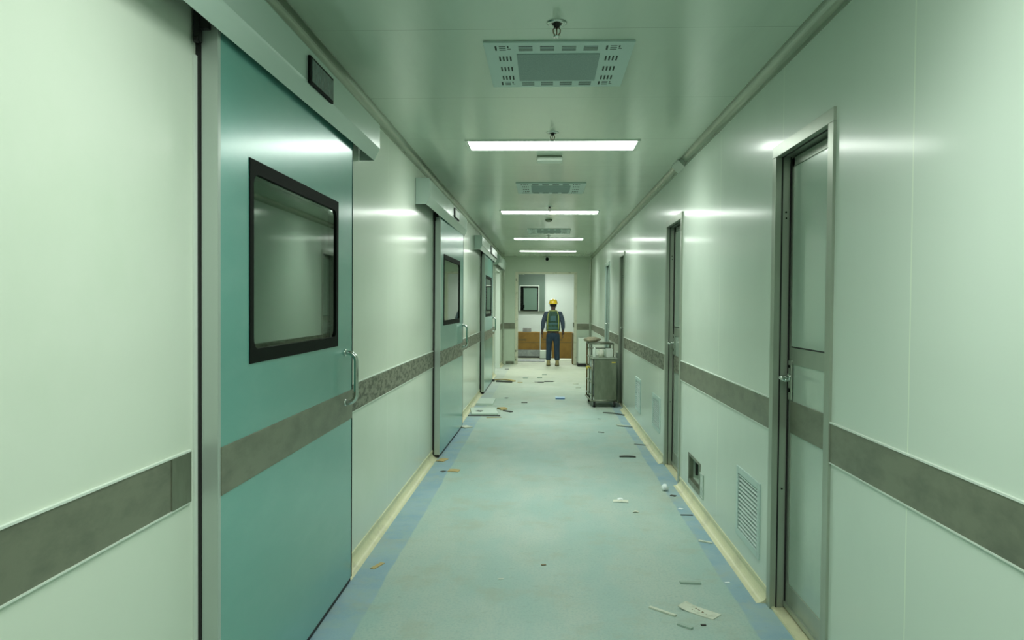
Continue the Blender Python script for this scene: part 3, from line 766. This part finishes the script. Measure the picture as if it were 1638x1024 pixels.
c = on_cart(blob_cloth('rag', .13, .15, .04, m_cloth_b, 3), -.13, .22, .968); tag(c, 'crumpled beige rag hanging over the top rail of the trolley', 'rag')
bx = bmesh.new(); box(bx, -.05, .05, -.07, .07, 0, .13, .01); o = finish('white_carton', bx, m_white); on_cart(o, .10, -.14, .753); tag(o, 'small white carton on the right of the trolley top', 'carton')
bx = bmesh.new(); lathe(bx, [(.045, 0), (.045, .09), (.03, .10), (.03, .12)]); o = finish('jar', bx, m_debris_w, None, True); on_cart(o, -.03, -.20, .753); tag(o, 'squat off-white jar in the middle of the trolley top', 'jar')
bx = bmesh.new(); lathe(bx, [(.022, 0), (.024, .01), (.024, .13), (.012, .145), (.012, .16)]); o = finish('white_bottle', bx, m_white, None, True); on_cart(o, -.145, -.28, .753); tag(o, 'slim white bottle at the left front of the trolley top', 'bottle')
for i, (z, m_, lab) in enumerate(((.163, m_paper, 'white folded packs on the lowest trolley shelf'), (.373, m_paper, 'white folded packs on the middle trolley shelf'), (.573, m_paper, 'white folded packs on the upper trolley shelf'))):
    bx = bmesh.new(); box(bx, -.066, .05, -.22, .25, 0, .16 if i < 2 else .12, .008); o = finish('linen_pack', bx, m_); on_cart(o, -.09, .0, z); tag(o, lab, 'pack')
bx = bmesh.new(); tube(bx, [(-.012, -.01, .0), (-.015, .02, .03), (-.0, .0, .04), (.04, -.0, .01)], [.012, .02, .018, .01], 8); 
o = finish('yellow_rag', bx, m_yellow, None, True); on_cart(o, -.235, -.25, .575); tag(o, 'yellow rag tucked on the left side of the trolley', 'rag')
# standing boards behind the trolley, in the door reveal
slab('leaning_board', 1.135, 1.165, 11.76, 11.90, .002, .80, m_leaf, 'narrow pale board leaning upright behind the trolley', 'board')

# ------------------------------------------------------------------ the worker
person = empty('person', (.185, 18.62, 0), 'person in yellow hard hat, vest and jeans standing back turned in the end doorway', 'person')
m_skin = mat('dark_skin', (.085, .045, .035, 1), .55)
m_jeans = mat('navy_jeans', (.010, .028, .050, 1), .85, noise=(14, (.018, .042, .07, 1), .4, .65, (1, 1, .4)))
m_shirt = mat('slate_blue_shirt', (.035, .055, .085, 1), .85, noise=(18, (.06, .085, .12, 1), .4, .65))
m_vest = mat('olive_green_mesh_vest', (.022, .055, .035, 1), .8, noise=(20, (.035, .09, .06, 1), .4, .6))
m_hiv = mat('reflective_yellow_tape', (.34, .38, .10, 1), .5)
m_tape = mat('teal_grey_reflective_tape', (.05, .12, .13, 1), .4)
m_hat = mat('yellow_hard_hat_shell', (.80, .55, .02, 1), .3, coat=.4)
m_boot = mat('tan_work_boot', (.24, .21, .09, 1), .8)
m_hair = mat('black_hair', (.012, .010, .009, 1), .8)
def skin_mesh(name, verts, edges, radii, m, parent, levels=2, root=0):
    me = bpy.data.meshes.new(name); me.from_pydata([Vector(v) for v in verts], edges, [])
    o = bpy.data.objects.new(name, me); COL.objects.link(o); o.parent = parent
    sk = o.modifiers.new('Skin', 'SKIN'); sk.use_smooth_shade = True
    for i, d in enumerate(me.skin_vertices[0].data):
        r = radii[i]; d.radius = r if isinstance(r, tuple) else (r, r); d.use_root = (i == root)
    sb = o.modifiers.new('Subdivision', 'SUBSURF'); sb.levels = levels; sb.render_levels = levels
    me.materials.append(m)
    return o
# body, facing +y (away from the camera); stature 1.62 without the hat
V = []; R = []; E = []
def vtx(p, r, link=None):
    V.append(p); R.append(r); i = len(V)-1
    if link is not None: E.append((link, i))
    return i
pel = vtx((0, 0, .86), (.15, .105)); wa = vtx((0, .0, .98), (.135, .095), pel); ch = vtx((0, .01, 1.18), (.155, .105), wa); sh = vtx((0, 0, 1.33), (.13, .085), ch)
nk = vtx((0, .01, 1.42), .052, sh); hd0 = vtx((0, .02, 1.49), (.068, .078), nk); hd1 = vtx((0, .022, 1.56), (.073, .088), hd0); hd2 = vtx((0, .018, 1.615), (.06, .07), hd1)
hands = []
for s, (ex, ey), (wx, wy) in ((-1, (.255, -.01), (.275, .06)), (1, (.25, -.01), (.255, .05))):
    so = vtx((s*.175, 0, 1.335), .058, sh); el = vtx((s*ex, ey, 1.08), .045, so); wr = vtx((s*wx, wy, .86), .029, el); pm = vtx((s*(wx+.004), wy+.012, .79), (.022, .036), wr)
    hands.append((s, wx, wy))
for s, fx, dy in ((-1, .105, .0), (1, .105, -.01)):
    hp = vtx((s*.085, 0, .80), .088, pel); kn = vtx((s*.095, .02+dy, .47), .058, hp); an = vtx((s*fx, 0+dy, .10), .036, kn); ft = vtx((s*(fx+.015), .11+dy, .045), .034, an)
body = skin_mesh('body', V, E, R, m_skin, person)
for s, wx, wy in hands:            # five fingers on each hand
    for k, (dy, ln) in enumerate(((-.030, .065), (-.010, .078), (.010, .080), (.029, .070))):
        x0 = s*(wx+.004); y0 = wy+.012+dy; z0 = .775
        skin_mesh('finger', [(x0, y0, z0), (x0-s*.002, y0+.002, z0-ln*.45), (x0-s*.014, y0+.003, z0-ln*.8), (x0-s*.026, y0+.002, z0-ln)], [(0, 1), (1, 2), (2, 3)], [.0095, .009, .008, .007], m_skin, body, 1)
    skin_mesh('thumb', [(s*(wx), wy+.035, .82), (s*(wx-.012), wy+.062, .785), (s*(wx-.018), wy+.066, .755)], [(0, 1), (1, 2)], [.012, .0105, .008], m_skin, body, 1)
# face and ears (turned away from the camera)
bm = bmesh.new()
for s in (-1, 1):
    bmesh.ops.create_uvsphere(bm, u_segments=10, v_segments=8, radius=1, matrix=Matrix.Translation((s*.078, .02, 1.53)) @ Matrix.Diagonal((.010, .018, .030, 1)))
bmesh.ops.create_uvsphere(bm, u_segments=10, v_segments=8, radius=1, matrix=Matrix.Translation((0, .112, 1.525)) @ Matrix.Diagonal((.014, .018, .024, 1)))
finish('ears_and_nose', bm, m_skin, body, True)
bm = bmesh.new()
for s in (-1, 1): bmesh.ops.create_uvsphere(bm, u_segments=10, v_segments=8, radius=.012, matrix=Matrix.Translation((s*.030, .096, 1.555)))
finish('eyes', bm, m_white, body, True)
bm = bmesh.new(); tube(bm, [(-.022, .098, 1.487), (0, .104, 1.485), (.022, .098, 1.487)], .005, 8); finish('mouth', bm, mat('lips', (.12, .045, .04, 1), .5), body, True)
bm = bmesh.new(); bmesh.ops.create_uvsphere(bm, u_segments=20, v_segments=12, radius=1, matrix=Matrix.Translation((0, .008, 1.56)) @ Matrix.Diagonal((.080, .088, .082, 1)))
bmesh.ops.delete(bm, geom=[v for v in bm.verts if v.co.y > .05 and v.co.z < 1.60 or v.co.z < 1.50], context='VERTS'); finish('hair', bm, m_hair, person, True)
def loft(bm, rings, n=28, cap=True):
    """rings = (cx, cy, z, rx, ry)"""
    rr = []
    for cx, cy, z, rx, ry in rings:
        ring = []
        for k in range(n):
            a = 2*PI*k/n; c_, s_ = math.cos(a), math.sin(a); p = .82
            ring.append(bm.verts.new((cx+rx*math.copysign(abs(c_)**p, c_), cy+ry*math.copysign(abs(s_)**p, s_), z)))
        rr.append(ring)
    for A, B in zip(rr, rr[1:]):
        for k in range(n): bm.faces.new((A[k], A[(k+1) % n], B[(k+1) % n], B[k]))
    if cap: bm.faces.new(rr[0][::-1]); bm.faces.new(rr[-1])
# trousers: skinned with deep creases at knees
V2 = [(0, 0, .90), (0, 0, .80)]; R2 = [(.162, .118), (.158, .118)]; E2 = [(0, 1)]
for s, fx, dy in ((-1, .105, 0), (1, .105, -.01)):
    b0 = len(V2)
    V2 += [(s*.092, 0, .70), (s*.098, .01+dy, .58), (s*.100, .02+dy, .46), (s*.106, .012+dy, .32), (s*.110, .0+dy, .20), (s*.112, .0+dy, .125)]
    R2 += [(.097, .10), (.085, .085), (.076, .078), (.074, .074), (.066, .07), (.070, .074)]
    E2 += [(1, b0)] + [(b0+i, b0+i+1) for i in range(5)]
skin_mesh('trousers', V2, E2, R2, m_jeans, person)
# shirt with sleeves
V3 = [(0, 0, .93), (0, 0, 1.05), (0, .01, 1.20), (0, 0, 1.33), (0, .005, 1.385)]; R3 = [(.158, .115), (.150, .11), (.170, .122), (.150, .10), (.075, .07)]; E3 = [(0, 1), (1, 2), (2, 3), (3, 4)]
for s, (ex, ey), (wx, wy) in ((-1, (.252, -.01), (.272, .045)), (1, (.248, -.01), (.255, .035))):
    b0 = len(V3)
    V3 += [(s*.178, 0, 1.33), (s*.218, -.005, 1.22), (s*ex, ey, 1.09), (s*(ex+.006), ey+.02, 1.0), (s*wx, wy-.01, .91)]
    R3 += [.072, .066, .060, .054, .044]
    E3 += [(3, b0), (b0, b0+1), (b0+1, b0+2), (b0+2, b0+3), (b0+3, b0+4)]
skin_mesh('shirt', V3, E3, R3, m_shirt, person)
# vest: sleeveless shell over the shirt
bm = bmesh.new()
TORSO = [(0, 0, .885, .176, .135), (0, 0, .95, .176, .134), (0, 0, 1.05, .172, .132), (0, .005, 1.15, .180, .138), (0, .008, 1.23, .184, .140), (0, .004, 1.30, .182, .128), (0, 0, 1.36, .160, .108), (0, .0, 1.400, .105, .082), (0, .005, 1.415, .075, .072)]
loft(bm, TORSO, 32)
vest = finish('vest', bm, m_vest, person, True)
def rx_at(z):
    for A, B in zip(TORSO, TORSO[1:]):
        if A[2] <= z <= B[2]:
            t = (z-A[2])/(B[2]-A[2]); return [A[i]*(1-t)+B[i]*t for i in range(5)]
    return TORSO[-1]
def hoop(z0, z1, m, name, grow=.004):
    bm = bmesh.new(); rings = []
    for z in (z0, (z0+z1)/2, z1):
        q = rx_at(z); rings.append((q[0], q[1], z, q[3]+grow, q[4]+grow))
    loft(bm, rings, 32, False); finish(name, bm, m, vest, True)
hoop(.895, .918, m_hiv, 'hem_tape'); hoop(.945, .985, m_tape, 'waist_tape'); hoop(1.06, 1.10, m_tape, 'chest_tape')
bm = bmesh.new()
for s in (-1, 1):                 # yellow edging around each armhole, on the back
    tube(bm, [(s*.135, -.125, .93), (s*.140, -.130, 1.08), (s*.138, -.134, 1.2), (s*.13, -.118, 1.30), (s*.10, -.085, 1.385)], .011, 8)
    tube(bm, [(s*.135, .125, .93), (s*.140, .130, 1.08), (s*.138, .134, 1.2), (s*.13, .118, 1.30), (s*.10, .08, 1.385)], .011, 8)
finish('edge_piping', bm, m_hiv, vest, True)
bm = bmesh.new(); tube(bm, [(.09*math.cos(a), .075*math.sin(a), 1.405) for a in [2*PI*k/16 for k in range(17)]], .014, 8); finish('collar', bm, m_hiv, vest, True)
bm = bmesh.new(); box(bm, -.068, .068, -.147, -.138, 1.14, 1.27, .006); finish('back_pocket', bm, m_tape, vest)
# hard hat
hat = bpy.data.objects.new('hard_hat', None); COL.objects.link(hat); hat.parent = person; hat.location = (0, .015, 1.60); hat.empty_display_size = .1
bm = bmesh.new()
lathe(bm, [(.112, -.018), (.126, -.020), (.127, -.014), (.108, -.006), (.106, .02), (.100, .048), (.084, .076), (.055, .094), (.02, .102), (.002, .103)], n=32)
for v in bm.verts: v.co.y *= 1.18
finish('shell', bm, m_hat, hat, True)
bm = bmesh.new(); box(bm, -.014, .014, -.09, .09, .088, .106, .006); finish('crown_ridge', bm, m_hat, hat)
bm = bmesh.new(); tube(bm, [(.088*math.cos(a), .10*math.sin(a), -.035) for a in [PI+PI*k/12 for k in range(13)]], .010, 8); finish('headband', bm, m_hair, hat, True)
# boots
for s, fx, dy in ((-1, .110, 0), (1, .112, -.01)):
    bm = bmesh.new()
    loft(bm, [(s*fx, .045+dy, .022, .052, .135), (s*fx, .045+dy, .045, .052, .132), (s*fx, .02+dy, .075, .047, .100), (s*fx, .0+dy, .11, .044, .062), (s*fx, -.005+dy, .15, .047, .056)], 24)
    bt = finish('boot', bm, m_boot, person, True)
    bm = bmesh.new(); loft(bm, [(s*fx, .045+dy, 0, .054, .137), (s*fx, .045+dy, .022, .056, .139)], 24); finish('sole', bm, m_debris_d, bt)

# ------------------------------------------------------------------ debris on the floor
def strip(name, x0, y0, x1, y1, w, t, m, label, cat='strip', group=None, bend=0, edge=None):
    """flat strip from (x0, y0) to (x1, y1), w wide, t thick, lying on the floor"""
    d = Vector((x1-x0, y1-y0)); L = d.length
    bm = bmesh.new(); n = 6
    rows = []
    for i in range(n+1):
        u = i/n; z = bend*4*u*(1-u) if bend > 0 else (-bend)*max(0, 1-u*2.5)**2
        rows.append([bm.verts.new((L*(u-.5), sy*w/2, z+zz)) for sy, zz in ((-1, 0), (1, 0), (1, t), (-1, t))])
    for A, B in zip(rows, rows[1:]):
        for k in range(4): bm.faces.new((A[k], A[(k+1) % 4], B[(k+1) % 4], B[k]))
    bm.faces.new(rows[0][::-1]); bm.faces.new(rows[-1])
    o = finish(name, bm, m); o.location = ((x0+x1)/2, (y0+y1)/2, .0005); o.rotation_euler.z = math.atan2(d.y, d.x)
    tag(o, label, cat, group); return o
G = 'scraps on the corridor floor'
cardt = strip('printed_card', .715, 3.785, .865, 3.655, .085, .003, m_debris_w, 'white printed card scrap with small marks, largest piece in the right foreground', 'card', G, bend=-.012)
bm = bmesh.new()
for a, b, w_, h_ in ((-.03, .012, .006, .010), (-.012, .006, .012, .006), (-.045, -.012, .014, .006), (.015, -.005, .010, .010), (.045, -.018, .006, .006), (-.02, -.018, .008, .005)): box(bm, a, a+w_, b, b+h_, .0032, .0038)
finish('printed_mark', bm, m_rust, cardt)
strip('trim_strip', .545, 3.755, .662, 3.655, .018, .007, m_debris_w, 'slim white trim strip left of the printed card', 'strip', G)
strip('trim_strip', .762, 4.10, .878, 4.10, .028, .010, m_debris_g, 'short pale green block strip above the printed card', 'strip', G)
strip('trim_strip', .655, 3.56, .715, 3.515, .02, .008, m_debris_g, 'small grey green stub nearest the bottom of the picture', 'strip', G)
strip('trim_strip', .765, 3.56, .79, 3.56, .012, .005, m_debris_d, 'tiny dark crumb under the printed card', 'crumb', G)
strip('trim_strip', 1.02, 4.845, 1.098, 4.80, .018, .008, m_debris_w, 'white strip with a dark edge against the skirting by the nearest wall vent', 'strip', G)
strip('trim_strip', 1.01, 5.44, 1.10, 5.44, .012, .005, m_debris_d, 'thin dark strip against the skirting under the square recess', 'strip', G)
strip('label_scrap', .545, 5.80, .665, 5.79, .07, .002, m_debris_w, 'off white label scrap in the middle right of the floor', 'scrap', G, bend=.004)
strip('label_scrap', .585, 5.84, .63, 5.84, .05, .003, m_paper, 'small bright sticker lying over the off white label scrap', 'scrap', G, bend=.008)
strip('paper_scrap', .667, 5.50, .708, 5.49, .035, .004, m_debris_w, 'small curled white scrap below the off white label', 'scrap', G, bend=.006)
strip('paper_scrap', 1.03, 5.62, 1.055, 5.60, .03, .002, m_paper, 'tiny white paper bit on the blue edge strip', 'scrap', G)
o = blob_cloth('crumpled_paper', .026, .04, .028, m_paper, 5); o.location = (1.01, 6.16, .001); tag(o, 'crumpled white paper ball on the blue strip near the second right door', 'paper', G)
strip('trim_strip', 1.03, 6.0, 1.07, 5.98, .03, .006, m_debris_d, 'dark scrap beside the crumpled paper ball', 'scrap', G)
strip('dark_strip', .765, 7.50, .93, 7.50, .035, .008, m_debris_d, 'dark strip lying alone on the right half of the floor', 'strip', G, bend=.006)
strip('thin_strip', 1.00, 8.20, 1.12, 8.15, .02, .004, m_debris_d, 'thin dark strip touching the skirting below the middle vent', 'strip', G)
strip('thin_strip', .93, 9.50, 1.115, 9.40, .03, .008, m_debris_w, 'pale strip below the farthest wall vent', 'strip', G)
strip('dark_strip', .93, 9.42, 1.115, 9.34, .014, .004, m_debris_d, 'thin dark strip alongside the pale strip below the farthest vent', 'strip', G)
strip('dark_strip', .84, 10.58, 1.12, 10.35, .03, .008, m_debris_d, 'dark strip in front of the trolley', 'strip', G, bend=.01)
strip('dark_strip', .65, 8.95, .72, 8.92, .025, .005, m_debris_d, 'short dark chip in the middle distance on the right', 'chip', G)
strip('thin_strip', .72, 10.0, .76, 9.98, .015, .004, m_debris_d, 'tiny dark chip before the trolley', 'chip', G)
strip('tan_card', -.895, 6.75, -.79, 6.74, .10, .003, m_debris_t, 'tan card scrap in front of the second teal door', 'card', G, bend=.004)
strip('tan_card', -1.055, 7.20, -.975, 7.18, .14, .004, m_debris_t, 'tan card scrap at the near corner of the second teal door', 'card', G, bend=.004)
strip('dark_strip', -.955, 6.72, -.92, 6.70, .05, .003, m_debris_d, 'tiny dark flake left of the tan card', 'chip', G)
strip('white_scrap', -1.04, 9.20, -.95, 9.10, .12, .012, m_debris_w, 'white offcut against the far edge of the second teal door', 'scrap', G)
sh_ = strip('board_sheet', -1.07, 10.50, -.70, 10.55, .62, .018, m_board, 'pale green flat board on the floor between the second and third teal doors', 'board', G)
strip('board_sheet', -1.06, 11.5, -.80, 11.5, .65, .03, m_board, 'smaller pale board behind the flat board at the left skirting', 'board', G)
strip('dark_strip', -.98, 10.45, -.90, 10.42, .08, .006, m_debris_d, 'dark flake lying at the left board edge', 'chip', G).location.z = .019
strip('thin_strip', -1.07, 10.10, -.62, 10.12, .03, .012, m_debris_d, 'dark edge strip along the near side of the flat board', 'strip', G)
strip('tan_card', -.67, 10.85, -.60, 10.72, .10, .02, m_debris_t, 'tan scrap at the right edge of the flat board', 'scrap', G, bend=.01)
strip('dark_strip', -.60, 10.62, -.48, 10.50, .05, .012, m_debris_d, 'dark splinter right of the flat board', 'splinter', G)
strip('tan_card', -.80, 9.95, -.60, 10.00, .03, .006, m_debris_t, 'tan sliver in front of the flat board', 'sliver', G)
strip('dark_strip', -.375, 11.55, -.28, 11.55, .06, .006, m_debris_d, 'short dark bar in the middle of the floor, left of the blue packet', 'bar', G)
pk = strip('blue_packet', .170, 12.12, .325, 12.12, .16, .022, m_debris_b, 'light blue packet lying on the floor left of the trolley', 'packet', G)
bm = bmesh.new(); box(bm, -.077, .077, -.083, -.0805, 0, .016); finish('packet_edge', bm, m_debris_db, pk)
strip('dark_strip', -.66, 12.1, -.62, 12.08, .05, .006, m_debris_d, 'small dark chip in front of the third teal door', 'chip', G)
strip('tan_card', -1.02, 14.95, -.62, 14.7, .09, .02, m_debris_t, 'long tan strip on the floor beyond the third teal door', 'strip', G, bend=.02)
strip('dark_strip', -.98, 14.60, -.66, 14.53, .05, .02, m_debris_d, 'dark strip in front of the long tan strip', 'strip', G)
strip('dark_strip', -1.08, 14.7, -1.02, 14.7, .10, .04, m_debris_d, 'black block at the foot of the third teal door', 'block', G)
for i, (x, y, mm, lab) in enumerate(((-.12, 14.6, m_debris_d, 'dark splinter in the far middle of the floor'), (-.20, 14.5, m_debris_w, 'pale flake beside the far dark splinter'), (.07, 14.75, m_debris_d, 'small dark flake behind the blue packet'),
        (.14, 14.8, m_debris_w, 'pale flake right of the small far dark flake'), (-.50, 14.5, m_debris_t, 'tan flake right of the long tan strip'), (-.42, 15.4, m_debris_g, 'grey flake at the far left of the floor'),
        (-.12, 15.5, m_debris_g, 'grey flake in the far middle of the floor'), (-.02, 16.2, m_debris_g, 'farthest grey flake in the middle of the floor'), (.6, 14.4, m_debris_w, 'white flake left of the trolley foot, farther back'),
        (.62, 13.7, m_debris_w, 'white flake left of the trolley foot'), (-.92, 17.5, m_debris_d, 'dark flake by the far left wall near the end doorway'), (-.24, 4.09, m_debris_w, 'tiny white crumb in the left foreground'),
        (.0, 4.33, m_rust, 'tiny brown crumb in the centre foreground'), (1.03, 4.12, m_paper, 'tiny white flake on the blue strip near the printed card'))):
    s = .05 if y > 10 else .014
    if y > 10 and i in (0, 2): s = .09
    strip('floor_flake', x-s, y, x+s, y+s*.3, s*.9, .010 if y > 10 else .003, mm, lab, 'flake', G)
strip('tan_card', -1.0, 4.20, -.96, 4.30, .03, .003, m_debris_t, 'orange brown flake at the far bottom corner of the nearest teal door', 'flake', G)
